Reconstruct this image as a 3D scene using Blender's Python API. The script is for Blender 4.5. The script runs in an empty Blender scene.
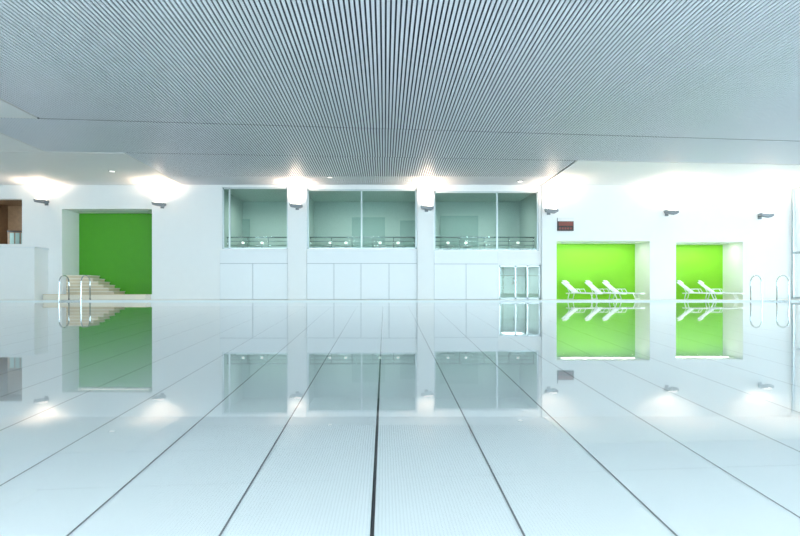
import bpy, bmesh, math
from mathutils import Vector, Matrix
D=bpy.data; S=bpy.context.scene
F=475.0; HC=0.3; PY=295.0; PX=385.0; WY=25.0
def X(px,Y=WY): return (px-PX)*Y/F
def Z(py,Y=WY): return HC+(PY-py)*Y/F
# ---------- materials
def mat(name,col,rough=0.6,metal=0.0,emit=None,es=0,noise=0.0,nscale=3.0,bump=0.0,spec=0.5):
    m=D.materials.new(name); m.use_nodes=True; nt=m.node_tree; b=nt.nodes['Principled BSDF']
    b.inputs['Base Color'].default_value=(*col,1); b.inputs['Roughness'].default_value=rough
    b.inputs['Metallic'].default_value=metal; b.inputs['Specular IOR Level'].default_value=spec
    if emit: b.inputs['Emission Color'].default_value=(*emit,1); b.inputs['Emission Strength'].default_value=es
    if noise or bump:
        tc=nt.nodes.new('ShaderNodeTexCoord'); n=nt.nodes.new('ShaderNodeTexNoise'); n.inputs['Scale'].default_value=nscale
        n.inputs['Detail'].default_value=4
        nt.links.new(tc.outputs['Object'],n.inputs['Vector'])
        if noise:
            r=nt.nodes.new('ShaderNodeValToRGB')
            r.color_ramp.elements[0].color=(*[c*(1-noise) for c in col],1); r.color_ramp.elements[1].color=(*[min(1,c*(1+noise)) for c in col],1)
            nt.links.new(n.outputs['Fac'],r.inputs['Fac']); nt.links.new(r.outputs['Color'],b.inputs['Base Color'])
        if bump:
            bp=nt.nodes.new('ShaderNodeBump'); bp.inputs['Strength'].default_value=bump; bp.inputs['Distance'].default_value=0.01
            nt.links.new(n.outputs['Fac'],bp.inputs['Height']); nt.links.new(bp.outputs['Normal'],b.inputs['Normal'])
    return m
def glassy(name,tint,ior,rough=0.0,bump=0.0):
    m=D.materials.new(name); m.use_nodes=True; nt=m.node_tree; nt.nodes.clear()
    o=nt.nodes.new('ShaderNodeOutputMaterial'); mx=nt.nodes.new('ShaderNodeMixShader'); t=nt.nodes.new('ShaderNodeBsdfTransparent')
    g=nt.nodes.new('ShaderNodeBsdfGlossy'); f=nt.nodes.new('ShaderNodeFresnel')
    t.inputs[0].default_value=(*tint,1); g.inputs['Roughness'].default_value=rough; g.inputs['Color'].default_value=(1,1,1,1)
    f.inputs['IOR'].default_value=ior
    L=nt.links.new; L(f.outputs[0],mx.inputs[0]); L(t.outputs[0],mx.inputs[1]); L(g.outputs[0],mx.inputs[2]); L(mx.outputs[0],o.inputs[0])
    if bump:
        tc=nt.nodes.new('ShaderNodeTexCoord'); n=nt.nodes.new('ShaderNodeTexNoise'); n.inputs['Scale'].default_value=1.2
        bp=nt.nodes.new('ShaderNodeBump'); bp.inputs['Strength'].default_value=bump; bp.inputs['Distance'].default_value=0.01
        L(tc.outputs['Object'],n.inputs['Vector']); L(n.outputs['Fac'],bp.inputs['Height']); L(bp.outputs[0],g.inputs['Normal'])
    return m
M_wall=mat('white_plaster',(0.86,0.87,0.87),0.55,noise=0.015)
M_panel=mat('white_cladding',(0.82,0.85,0.87),0.35,noise=0.01)
M_ceil=mat('ceiling_paint',(0.87,0.87,0.87),0.6,noise=0.01)
M_slat=mat('slat_metal_white',(0.80,0.83,0.89),0.4)
M_dark=mat('plenum_black',(0.08,0.095,0.13),0.9)
M_green=mat('lime_green_paint',(0.24,0.66,0.015),0.5,noise=0.03)
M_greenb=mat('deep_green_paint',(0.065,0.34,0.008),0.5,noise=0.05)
M_pool=mat('pool_white_liner',(0.84,0.90,0.91),0.5,noise=0.01)
M_seam=mat('seam_grey',(0.16,0.18,0.19),0.7)
M_seamd=mat('slot_black',(0.006,0.007,0.01),0.8)
M_deck=mat('deck_stone',(0.84,0.78,0.67),0.4,noise=0.03)
M_beige=mat('beige_stone',(0.72,0.60,0.42),0.5,noise=0.05)
M_chrome=mat('chrome',(0.55,0.58,0.61),0.15,1.0)
M_alu=mat('aluminium_frame',(0.55,0.61,0.63),0.35,0.6)
M_joint=mat('cladding_joint',(0.42,0.46,0.48),0.7)
M_grey=mat('grey_fixture',(0.22,0.24,0.26),0.4,0.4)
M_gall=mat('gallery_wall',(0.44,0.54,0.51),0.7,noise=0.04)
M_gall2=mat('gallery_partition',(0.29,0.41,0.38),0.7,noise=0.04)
M_wood=mat('brown_wood',(0.22,0.12,0.06),0.5,noise=0.3,nscale=6)
M_lounge=mat('lounger_white',(0.9,0.92,0.92),0.45)
M_lamp=mat('lamp_glow',(1,1,1),0.5,emit=(1,0.88,0.72),es=5)
M_dl=mat('downlight_glint_glow',(1,1,1),0.5,emit=(1,0.95,0.88),es=1.2)
M_fill=mat('fill_strip_housing',(0.6,0.6,0.6),0.4)  # casing of the added rear and underwater fill strips
M_black=mat('sign_black',(0.03,0.02,0.02),0.4)
M_red=mat('sign_red',(0.22,0.05,0.035),0.4)
M_signw=mat('sign_white',(0.8,0.8,0.8),0.5)
M_ground=mat('terrace_paving',(0.6,0.6,0.58),0.8,noise=0.1)
M_water=glassy('pool_water',(0.93,0.975,0.98),1.33,0.02,0.02)
M_glass=glassy('window_glass',(0.78,0.89,0.86),1.5)
M_clear=glassy('clear_glass',(0.95,0.98,0.98),1.45)
# ---------- mesh helpers
class MB:
    def __init__(s): s.bm=bmesh.new(); s.mats=[]
    def mi(s,m):
        if m not in s.mats: s.mats.append(m)
        return s.mats.index(m)
    def box(s,x0,x1,y0,y1,z0,z1,m,rot=None):
        c=Vector(((x0+x1)/2,(y0+y1)/2,(z0+z1)/2)); i=s.mi(m)
        vs=[]
        for dx in(-1,1):
            for dy in(-1,1):
                for dz in(-1,1):
                    v=Vector((dx*(x1-x0)/2,dy*(y1-y0)/2,dz*(z1-z0)/2))
                    if rot: v=rot@v
                    vs.append(s.bm.verts.new(c+v))
        for f in((0,1,3,2),(4,6,7,5),(0,4,5,1),(2,3,7,6),(0,2,6,4),(1,5,7,3)):
            s.bm.faces.new([vs[k] for k in f]).material_index=i
        return s
    def poly(s,pts,m):
        s.bm.faces.new([s.bm.verts.new(p) for p in pts]).material_index=s.mi(m); return s
    def prism(s,prof,y0,y1,m):
        i=s.mi(m); a=[s.bm.verts.new((p[0],y0,p[1])) for p in prof]; b=[s.bm.verts.new((p[0],y1,p[1])) for p in prof]
        n=len(prof)
        s.bm.faces.new(a).material_index=i; s.bm.faces.new(b[::-1]).material_index=i
        for k in range(n): s.bm.faces.new([a[k],b[k],b[(k+1)%n],a[(k+1)%n]]).material_index=i
        return s
    def tube(s,pts,r,m,n=10):
        i=s.mi(m); pts=[Vector(p) for p in pts]; rings=[]; up=None
        for k,p in enumerate(pts):
            t=((pts[min(k+1,len(pts)-1)]-pts[max(k-1,0)])).normalized()
            if up is None: up=Vector((0,0,1)) if abs(t.z)<0.9 else Vector((1,0,0))
            u=(up-t*up.dot(t))
            if u.length<1e-4: u=t.orthogonal()
            u.normalize(); up=u; w=t.cross(u)
            rings.append([s.bm.verts.new(p+(u*math.cos(2*math.pi*j/n)+w*math.sin(2*math.pi*j/n))*r) for j in range(n)])
        for a,b in zip(rings,rings[1:]):
            for j in range(n):
                f=s.bm.faces.new([a[j],a[(j+1)%n],b[(j+1)%n],b[j]]); f.material_index=i; f.smooth=True
        s.bm.faces.new(rings[0][::-1]).material_index=i; s.bm.faces.new(rings[-1]).material_index=i
        return s
    def obj(s,name,loc=(0,0,0),rz=0,bevel=0):
        bmesh.ops.recalc_face_normals(s.bm,faces=s.bm.faces)
        me=D.meshes.new(name); s.bm.to_mesh(me); s.bm.free()
        for m in s.mats: me.materials.append(m)
        o=D.objects.new(name,me); S.collection.objects.link(o); o.location=loc; o.rotation_euler[2]=rz
        if bevel:
            b=o.modifiers.new('bevel','BEVEL'); b.width=bevel; b.segments=2; b.limit_method='ANGLE'
        return o
def bx1(name,*a): return MB().box(*a).obj(name)
# ---------- room dims
XL,XR,YB,ZT=-20.6,21.35,-4.0,6.09
DK=0.06
PXL,PXR,PY0,PY1=-19.4,20.3,0.15,22.0
al1=(X(556),X(650),DK,Z(241)); al2=(X(676),X(743),DK,Z(242))
PLZ=0.34
ald=(X(62),X(152),PLZ,Z(209))
w1=(X(222),X(288),Z(249),Z(187)); w2=(X(307),X(417),Z(249),Z(189)); w3=(X(434),X(539),Z(251),Z(191))
dr=(X(499),X(541),DK,Z(265)); bo=(XL,X(22),Z(244),Z(199))
ops=[al1,al2,ald,w1,w2,w3,dr,bo]
def wall_grid(name,x0,x1,z0,z1,y0,y1,ops,m):
    xs=sorted(set([x0,x1]+[v for o in ops for v in o[:2] if x0<=v<=x1])); zs=sorted(set([z0,z1]+[v for o in ops for v in o[2:] if z0<=v<=z1]))
    mb=MB()
    for a,b in zip(xs,xs[1:]):
        run=None
        for c,d in list(zip(zs,zs[1:]))+[(None,None)]:
            hole = c is None or any(o[0]<=(a+b)/2<=o[1] and o[2]<=(c+d)/2<=o[3] for o in ops)
            if hole:
                if run: mb.box(a,b,y0,y1,run[0],run[1],m); run=None
            else: run=(run[0],d) if run else (c,d)
    return mb.obj(name)
wall_grid('wall_north',XL-0.2,XR+0.2,0.0,ZT+0.5,WY,WY+0.3,ops,M_wall)
MB().box(XL-0.2,XL,YB,WY,-0.3,ZT+0.5,M_wall).obj('wall_west')
# ---------- alcoves
def alcove(tag,o,depth,back,side,fl,rec=0.3):
    x0,x1,z0,z1=o; y0=WY+rec; y1=WY+depth
    bx1('wall_%s_back'%tag,x0-0.1,x1+0.1,y1,y1+0.1,z0-0.1,z1+0.1,back)
    bx1('wall_%s_side'%tag,x0-0.1,x0,y0,y1,z0-0.1,z1+0.1,side); bx1('wall_%s_side'%tag,x1,x1+0.1,y0,y1,z0-0.1,z1+0.1,side)
    bx1('ceiling_%s'%tag,x0,x1,y0,y1,z1,z1+0.1,side); bx1('floor_%s'%tag,x0,x1,WY+.001,y1,z0-0.1,z0,fl)
alcove('lounge',al1,1.5,M_green,M_wall,M_deck); alcove('lounge',al2,1.5,M_green,M_wall,M_deck)
alcove('stairwell',ald,1.4,M_greenb,M_wall,M_beige)
# stairs
mb=MB(); n=6
sx0=ald[0]+.01
for k in range(n):
    mb.box(sx0,X(78)+.30+(n-1-k)*0.28,WY+0.32,WY+1.38,PLZ+k*0.17,PLZ+(k+1)*0.17-.05,M_beige)
    mb.box(sx0,X(78)+.33+(n-1-k)*0.28,WY+0.31,WY+1.38,PLZ+(k+1)*0.17-.05,PLZ+(k+1)*0.17,M_deck)
mb.obj('staircase')
MB().box(-17.64,X(151),WY-0.5,WY-.001,DK,PLZ-0.03,M_deck).box(-17.64,X(151)+0.02,WY-0.53,WY-.001,PLZ-0.03,PLZ,M_beige).obj('stone_step',bevel=0.01)
MB().box(XL+.01,X(34.5,24),24.0,WY-.001,DK,Z(248,24),M_wall).box(XL+.01,X(34.5,24)+0.02,23.97,WY-.001,Z(248,24),Z(248,24)+0.06,M_panel).obj('balcony_parapet',bevel=0.01)
a=bo
bx1('wall_balcony_back',XL-1,a[1]+0.5,WY+2.2,WY+2.3,a[2]-.3,a[3]+.3,M_wood); bx1('ceiling_balcony',XL-1,a[1]+0.5,WY+.3,WY+2.2,a[3]+.05,a[3]+.15,M_wood)
bx1('floor_balcony',XL-1,a[1]+0.5,WY+.3,WY+2.2,a[2]-.3,a[2]-.2,M_wood); bx1('wall_balcony_side',a[1]+.4,a[1]+.5,WY+.3,WY+2.2,a[2]-.3,a[3]+.1,M_wood); bx1('wall_balcony_side',XL-1.1,XL-1,WY+.3,WY+2.2,a[2]-.3,a[3]+.1,M_wood)
mb=MB()
mb.box(XL+.02,a[1]-.02,WY+.9,WY+1.3,a[2]-.2,a[2]+.75,M_wood).box(XL+.02,a[1]-.02,WY+.85,WY+1.35,a[2]+.75,a[2]+.82,M_black)
for k in range(3): mb.box(XL+.15+k*.3,XL+.38+k*.3,WY+.89,WY+.9,a[2]-.1,a[2]+.7,M_gall2)
mb.obj('wooden_counter')
# ---------- gallery behind windows
gx0,gx1,gz=w1[0]-0.4,w3[1]+0.4,Z(250)-0.35
gy=WY+5
bx1('wall_gallery_back',gx0,gx1,gy,gy+.1,gz,ZT+.1,M_gall); bx1('wall_gallery_side',gx0-.1,gx0,WY+.3,gy,gz,ZT+.1,M_gall); bx1('wall_gallery_side',gx1,gx1+.1,WY+.3,gy,gz,ZT+.1,M_gall)
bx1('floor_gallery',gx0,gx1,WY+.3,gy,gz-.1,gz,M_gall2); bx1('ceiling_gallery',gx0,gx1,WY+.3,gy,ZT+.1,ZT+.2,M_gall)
bx1('wall_gallery_partition',X(294),X(300),WY+.3,gy,gz,ZT+.1,M_gall); bx1('wall_gallery_partition',X(423),X(429),WY+.3,gy,gz,ZT+.1,M_gall)
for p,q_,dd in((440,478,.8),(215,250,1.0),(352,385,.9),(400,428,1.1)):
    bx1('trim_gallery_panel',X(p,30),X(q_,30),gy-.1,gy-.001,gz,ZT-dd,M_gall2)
def window(name,o,divs):
    x0,x1,z0,z1=o; cx=(x0+x1)/2; t=0.04
    mb=MB(); y0,y1=-0.04,0.05
    for xx in [x0+t]+[X(d) for d in divs]+[x1-t]: mb.box(xx-t-cx,xx+t-cx,y0,y1,z0,z1,M_alu)
    mb.box(x0-cx,x1-cx,y0,y1,z0,z0+2*t,M_alu).box(x0-cx,x1-cx,y0,y1,z1-2*t,z1,M_alu)
    mb.poly([(x0-cx,0,z0),(x1-cx,0,z0),(x1-cx,0,z1),(x0-cx,0,z1)],M_glass)
    return mb.obj(name,(cx,WY+0.12,0))
window('window_1',w1,[229]); window('window_2',w2,[361.5]); window('window_3',w3,[497.5])
for k,o in enumerate((w1,w2,w3)):
    mb=MB(); y=WY+0.6; x0,x1=o[0]+.05,o[1]-.05
    for zz,r in((Z(236),.035),(Z(240),.016),(Z(244),.016)): mb.tube([(x0,y,zz),(x1,y,zz)],r,M_chrome)
    nn=int((x1-x0)/1.1)
    for j in range(nn+1):
        xx=x0+.05+(x1-x0-.1)*j/nn; mb.tube([(xx,y,gz),(xx,y,Z(236))],.02,M_chrome)
    mb.obj('gallery_railing')
for px in (243,262,330,346,380,398,448,466,518):
    mb=MB(); x=X(px)*1.08
    mb.tube([(0,0,0),(0,0,.03)],.24,M_grey,20).tube([(0,0,.03),(0,0,.72)],.03,M_chrome).tube([(0,0,.72),(0,0,.755)],.38,M_lounge,24)
    mb.tube([(0,0,.755),(0,0,.9)],.02,M_chrome).tube([(0,0,.9),(0,0,1.0)],.08,M_dl,16)  # glowing heads stand in for bright reflected spots at the windows
    mb.obj('cafe_table',(x,WY+2.0,gz))
def panels(name,pxs,pt,pb):
    mb=MB(); g=.014
    for a,b in zip(pxs,pxs[1:]):
        mb.box(X(a)+g,X(b)-g,WY-.04,WY-.013,DK+.02,Z(pt)-g,M_panel)
    mb.box(X(pxs[0])+g,X(pxs[-1])-g,WY-.04,WY-.013,Z(pt)+g,Z(250.5),M_panel)
    mb.box(X(pxs[0]),X(pxs[-1]),WY-.012,WY-.001,DK,Z(250.5),M_joint)
    return mb.obj(name)
panels('wall_cladding',[220,253,288],263.5,299); panels('wall_cladding',[307,334,361,389,417],263.5,299); panels('wall_cladding',[434,466,498],264,299)
for a,b in((288,307),(417,434),(541,556)):
    MB().box(X(a)+.01,X(b)-.01,WY-.12,WY-.001,DK,ZT-.002,M_wall).obj('wall_pilaster',bevel=.01)
mb=MB(); x0,x1,z0,z1=[v for v in dr]; x0+=.01;x1-=.01;z0+=.002;z1-=.01
for xx in (x0+.04,X(516),X(528),x1-.04): mb.box(xx-.04,xx+.04,WY+.08,WY+.16,z0,z1,M_alu)
mb.box(x0,x1,WY+.08,WY+.16,z1-.08,z1,M_alu).box(x0,x1,WY+.08,WY+.16,z0,z0+.1,M_alu)
mb.poly([(x0,WY+.12,z0),(x1,WY+.12,z0),(x1,WY+.12,z1),(x0,WY+.12,z1)],M_glass)
mb.tube([(X(514),WY+.02,z0+.8),(X(514),WY+.02,z0+1.2)],.018,M_chrome)
mb.obj('door_1')
bx1('wall_corridor_back',x0-.3,x1+.3,WY+3,WY+3.1,0,z1+.2,M_gall); bx1('wall_corridor_side',x0-.3,x0-.2,WY+.3,WY+3,0,z1+.2,M_gall2); bx1('wall_corridor_side',x1+.05,x1+.15,WY+.3,WY+3,0,z1+.2,M_gall)
bx1('ceiling_corridor',x0-.2,x1+.05,WY+.3,WY+3,z1,z1+.1,M_gall); bx1('floor_corridor',x0,x1+.01,WY+.001,WY+3,0,DK,M_deck)
# ---------- sign
mb=MB(); mb.box(X(557),X(573),WY-.09,WY-.002,Z(231),Z(218),M_black).box(X(558),X(572),WY-.1,WY-.09,Z(226),Z(222),M_red).box(X(557),X(573),WY-.095,WY-.09,Z(221.5),Z(218),M_signw)
for k in range(5): mb.box(X(558.5+k*2.7),X(560.3+k*2.7),WY-.105,WY-.09,Z(229.6),Z(227.6),M_red)
mb.obj('pool_scoreboard')
# ---------- wall lamps
def spot(name,loc,d,e,col,ang,blend=1.0,size=.12,parent=None):
    l=D.lights.new(name,'SPOT'); l.energy=e; l.color=col; l.spot_size=math.radians(ang); l.spot_blend=blend; l.shadow_soft_size=size
    o=D.objects.new(name,l); S.collection.objects.link(o); o.location=loc; o.rotation_euler=Vector(d).to_track_quat('-Z','Y').to_euler()
    if parent: o.parent=parent
    return o
for px,py in((40,201),(158,204),(296,206),(427,208),(551,211),(672,212),(767,215)):
    mb=MB(); xx=X(px,24.5); pil=px in(296,427,551); off=.11 if pil else 0
    mb.box(-.09,.09,.36,.40,-.14,.14,M_grey)
    mb.tube([(0,.38,0),(0,.2,.0),(0,.08,.0)],.03,M_grey)
    mb.prism([(-.33,.10),(-.28,-.04),(.20,-.12),(.34,-.04),(.33,.06)],-.14,.12,M_grey)
    mb.box(-.28,.26,-.11,.09,.085,.105,M_lamp)
    lamp=mb.obj('wall_uplight',(xx,24.59-off,Z(py,24.5)),bevel=.012)
    spot('uplight_beam',(0,-.12,.30),(0,.0,1),300,(1.0,.74,.54),172,parent=lamp,size=.2)
# ---------- ceiling
PZ=ZT+0.45
MB().box(XL-.2,XR+.2,YB-.2,WY+.0,PZ,PZ+.15,M_dark).obj('ceiling')
per,wd=0.104,0.064
def seam1(x): return 15.6+(x+11.5)*(1.7/20)
def seam2(x): return 19.2+(x+13.6)*(1.0/17)
mb=MB()
x=-11.3
while x<XR-.1:
    mb.box(x,x+wd,YB,seam1(x)-.04,ZT,ZT+.02,M_slat); x+=per
x=-13.7
while x<XR-.1:
    mb.box(x,x+wd,seam1(x)+.04,seam2(x)-.04,ZT,ZT+.02,M_slat); x+=per
x=-10.6
while x<8.2:
    mb.box(x,x+wd,seam2(x)+.04,WY-.02,ZT,ZT+.02,M_slat); x+=per
mb.obj('slatted_ceiling_panel')
def plate(pts): 
    i=mb.mi(M_ceil); a=[mb.bm.verts.new((p[0],p[1],ZT)) for p in pts]; b=[mb.bm.verts.new((p[0],p[1],ZT+.06)) for p in pts]; n=len(pts)
    mb.bm.faces.new(a).material_index=i; mb.bm.faces.new(b).material_index=i
    for k in range(n): mb.bm.faces.new([a[k],b[k],b[(k+1)%n],a[(k+1)%n]]).material_index=i
mb=MB(); e=.01
plate([(XL+e,YB),(-11.42,YB),(-11.42,seam1(-11.42)),(XL+e,seam1(XL))])
plate([(XL+e,seam1(XL)+.06),(-13.76,seam1(-13.76)+.06),(-13.76,seam2(-13.76)),(XL+e,seam2(XL))])
plate([(XL+e,seam2(XL)+.06),(-10.66,seam2(-10.66)+.06),(-10.66,WY-e),(XL+e,WY-e)])
plate([(8.3,seam2(8.3)+.05),(XR-e,seam2(XR)+.05),(XR-e,WY-e),(8.3,WY-e)])
mb.obj('plain_ceiling_panel')
for px,py in((112,171),(330,177),(520,181)):
    Y=F*(ZT-HC)/(PY-py); xx=X(px,Y)
    mb=MB(); mb.tube([(0,0,-.02),(0,0,.03)],.16,M_grey,24).tube([(0,0,-.03),(0,0,-.019)],.12,M_dl,24)
    mb.obj('recessed_downlight',(xx,Y,ZT))
# ---------- glazed walls
def glazed(name,along,c,a0,a1,step,z0,z1):
    mb=MB(); n=max(1,round((a1-a0)/step))
    def bx(u0,u1,z0_,z1_,m=M_alu,t=.06):
        if along=='y': mb.box(c-t,c+t,u0,u1,z0_,z1_,m)
        else: mb.box(u0,u1,c-t,c+t,z0_,z1_,m)
    for k in range(n+1):
        u=a0+(a1-a0)*k/n; bx(u-.05,u+.05,z0,z1)
    for zz in (z0+.05,2.5,z1-.05): bx(a0,a1,zz-.05,zz+.05,t=.05)
    if along=='y': mb.poly([(c,a0,z0),(c,a1,z0),(c,a1,z1),(c,a0,z1)],M_clear)
    else: mb.poly([(a0,c,z0),(a1,c,z0),(a1,c,z1),(a0,c,z1)],M_clear)
    return mb.obj(name)
MB().box(XR,XR+.2,YB,WY,-.3,DK+.05,M_wall).box(XR,XR+.2,YB,WY,ZT-.2,ZT+.5,M_wall).obj('wall_east')
glazed('window_4','y',XR+.1,YB,WY-.05,2.4,DK+.05,ZT-.2)
MB().box(XL,XR,YB-.2,YB,-.3,DK+.3,M_wall).box(XL,XR,YB-.2,YB,ZT-.3,ZT+.5,M_wall).obj('wall_south')
glazed('rear_fill_glazing','x',YB-.1,XL,XR,2.6,DK+.3,ZT-.3)  # unseen glazing behind the camera, added to bring daylight onto the pool
# ---------- pool & deck
def bed(Y): return HC-(2.12-0.0735*Y)
q=.004
mb=MB()
mb.poly([(PXL+q,PY0+q,bed(PY0)),(PXR-q,PY0+q,bed(PY0)),(PXR-q,PY1-q,bed(PY1)),(PXL+q,PY1-q,bed(PY1))],M_pool)
mb.poly([(PXL,PY0+q,bed(PY0)),(PXR,PY0+q,bed(PY0)),(PXR,PY0+q,DK-.005),(PXL,PY0+q,DK-.005)],M_pool)
mb.poly([(PXL,PY1-q,bed(PY1)),(PXR,PY1-q,bed(PY1)),(PXR,PY1-q,DK-.005),(PXL,PY1-q,DK-.005)],M_pool)
for xx in(PXL+q,PXR-q): mb.poly([(xx,PY0,bed(PY0)),(xx,PY1,bed(PY1)),(xx,PY1,DK-.005),(xx,PY0,DK-.005)],M_pool)
mb.obj('swimming_pool_basin')
mb=MB(); c=1.17
for k in range(-16,18):
    xc=-.10+k*c; w=.015 if k==0 else (.009 if abs(k)<3 else .007); m=M_seamd if k==0 else M_seam
    if not(PXL<xc<PXR): continue
    mb.poly([(xc-w,PY0+.01,bed(PY0)+.004),(xc+w,PY0+.01,bed(PY0)+.004),(xc+w,PY1-.01,bed(PY1)+.004),(xc-w,PY1-.01,bed(PY1)+.004)],m)
mb.obj('pool_floor_joints')
MB().poly([(PXL+q,PY0+q,0),(PXR-q,PY0+q,0),(PXR-q,PY1-q,0),(PXL+q,PY1-q,0)],M_water).obj('pool_water')
mb=MB()
mb.box(XL,XR,PY1,WY,-.3,DK,M_deck).box(XL,XR,YB,PY0,-.3,DK,M_deck).box(XL,PXL,PY0,PY1,-.3,DK,M_deck).box(PXR,XR,PY0,PY1,-.3,DK,M_deck)
mb.obj('floor')
MB().box(-60,90,-60,80,-3.2,-3.0,M_ground).obj('terrace_ground')
# ---------- pool ladders
def ladder(xc,gap=.5):
    mb=MB()
    for sx in(-gap,gap):
        pts=[(sx,.45,0),(sx,.45,.75)]
        for a in range(0,181,15):
            r=.33; pts.append((sx,.12+r*math.cos(math.radians(a)),.85+r*math.sin(math.radians(a))*.9))
        pts+= [(sx,-.21,.4),(sx,-.24,-.05),(sx,-.24,-.15)]
        mb.tube(pts,.026,M_chrome)
        mb.tube([(sx,.45,0),(sx,.45,.02)],.06,M_chrome,16)
    for zz in(-.02,-.14): mb.box(-gap,gap,-.30,-.20,zz-.02,zz+.0,M_chrome)
    mb.obj('pool_ladder',(xc,PY1,DK))
ladder(X(70,22)+.15); ladder(X(779,22)-.35,.62)
# ---------- loungers
def lounger(x,y,rz=-math.pi/4):
    mb=MB(); w=.30
    mb.prism([(.62,.32),(1.9,.28),(1.9,.35),(.62,.40)],-w,w,M_lounge)
    mb.prism([(.60,.33),(.68,.39),(.05,.95),(-.02,.90)],-w,w,M_lounge)
    mb.prism([(.16,.85),(.20,.89),(.03,1.04),(-.02,1.0)],-w*.8,w*.8,M_lounge)
    for sy in(-w-.02,w+.02):
        mb.tube([(.25,sy,.33),(.62,sy,.35),(1.92,sy,.31)],.025,M_lounge)
        mb.tube([(.64,sy,.36),(0,sy,.93)],.022,M_lounge)
        mb.tube([(.42,sy,.34),(.34,sy,0)],.022,M_lounge); mb.tube([(1.55,sy,.32),(1.66,sy,0)],.022,M_lounge)
        mb.tube([(.32,sy,.62),(.45,sy,.34)],.014,M_lounge)
        mb.tube([(.55,sy,.36),(.6,sy,.55),(.95,sy,.56),(1.05,sy,.35)],.018,M_lounge)
    mb.tube([(.34,-w-.02,.03),(.34,w+.02,.03)],.016,M_lounge); mb.tube([(1.66,-w-.02,.03),(1.66,w+.02,.03)],.016,M_lounge)
    mb.obj('sun_lounger',(x,y,DK),rz)
for x in(9.75,11.0,11.95): lounger(x,25.85)
for x in(15.98,17.1): lounger(x,25.85)
# ---------- lights
def area(name,loc,sx,sy,e,col,rot=(0,0,0)):
    l=D.lights.new(name,'AREA'); l.shape='RECTANGLE'; l.size=sx; l.size_y=sy; l.energy=e; l.color=col
    o=D.objects.new(name,l); S.collection.objects.link(o); o.location=loc; o.rotation_euler=rot; return o
for o,e in((al1,45),(al2,34),(ald,5)):
    cx=(o[0]+o[1])/2; w=(o[1]-o[0])*.8
    MB().box(-w/2,w/2,-.06,.06,-.03,-.001,M_alu).obj('alcove_striplight',(cx,WY+.6,o[3]))
    area('striplight_lamp',(cx,WY+.6,o[3]-.035),w,.1,e,(1,.98,.9))
for o,e in((w1,280),(w2,390),(w3,350)):
    for fx in (.28,.72):
        spot('gallery_fill',(o[0]+(o[1]-o[0])*fx,WY+2.4,ZT),(0,.15,-1),e,(.95,1,.95),165,size=.3)  # added fill without a fixture, brightens the rooms behind the windows
area('corridor_lamp',((dr[0]+dr[1])/2,WY+1.5,dr[3]-.05),1,1,30,(.9,1,1))
spot('balcony_lamp',(XL+.8,WY+.6,bo[3]),(0,.2,-1),20,(1,.8,.6),160)
for k in range(6):
    x=XL+3.5+k*7.0; gr=(.60,.72,.85,1.0,1.3,1.6)[k]
    MB().box(-3.0,3.0,-.15,0,-.2,.2,M_fill).obj('rear_fill_strip',(x,YB+.35,5.3))  # unseen strips behind the camera, added to brighten pool and far wall
    area('rear_fill_lamp',(x,YB+.36,5.3),5.8,.36,90,(.95,.97,1.0),(math.radians(62),0,0))
    MB().box(-3.0,3.0,.0,.05,-.17,.17,M_fill).obj('underwater_fill_strip',(x,PY0+.006,-.8))  # unseen strips under water, added to brighten pool bed and ceiling
    area('underwater_fill',(x,PY0+.07,-.8),5.8,.3,225*gr,(.91,.96,1.0),(math.radians(90),0,0))
def portal(loc,rot,sx,sy):
    o=area('daylight_portal',loc,sx,sy,1,(1,1,1),rot); o.data.cycles.is_portal=True
portal((XR+.25,(YB+WY)/2,3.0),(0,math.radians(90),0),5.8,WY-YB)
portal((0,YB-.3,3.0),(math.radians(90),0,0),XR-XL,5.4)
w=D.worlds.new('World'); S.world=w; w.use_nodes=True; nt=w.node_tree; bg=nt.nodes['Background']
bg.inputs['Color'].default_value=(.70,.90,1.0,1); bg.inputs['Strength'].default_value=8.2
# camera
cd=D.cameras.new('camera'); cam=D.objects.new('camera',cd); S.collection.objects.link(cam); S.camera=cam
cd.sensor_width=36; cd.lens=F/800*36; cam.location=(0,0,HC); cam.rotation_euler=(math.radians(90),0,0)
cd.shift_x=(400-PX)/800; cd.shift_y=(PY-268)/800; cd.clip_start=.02
S.view_settings.view_transform='Standard'; S.view_settings.look='None'
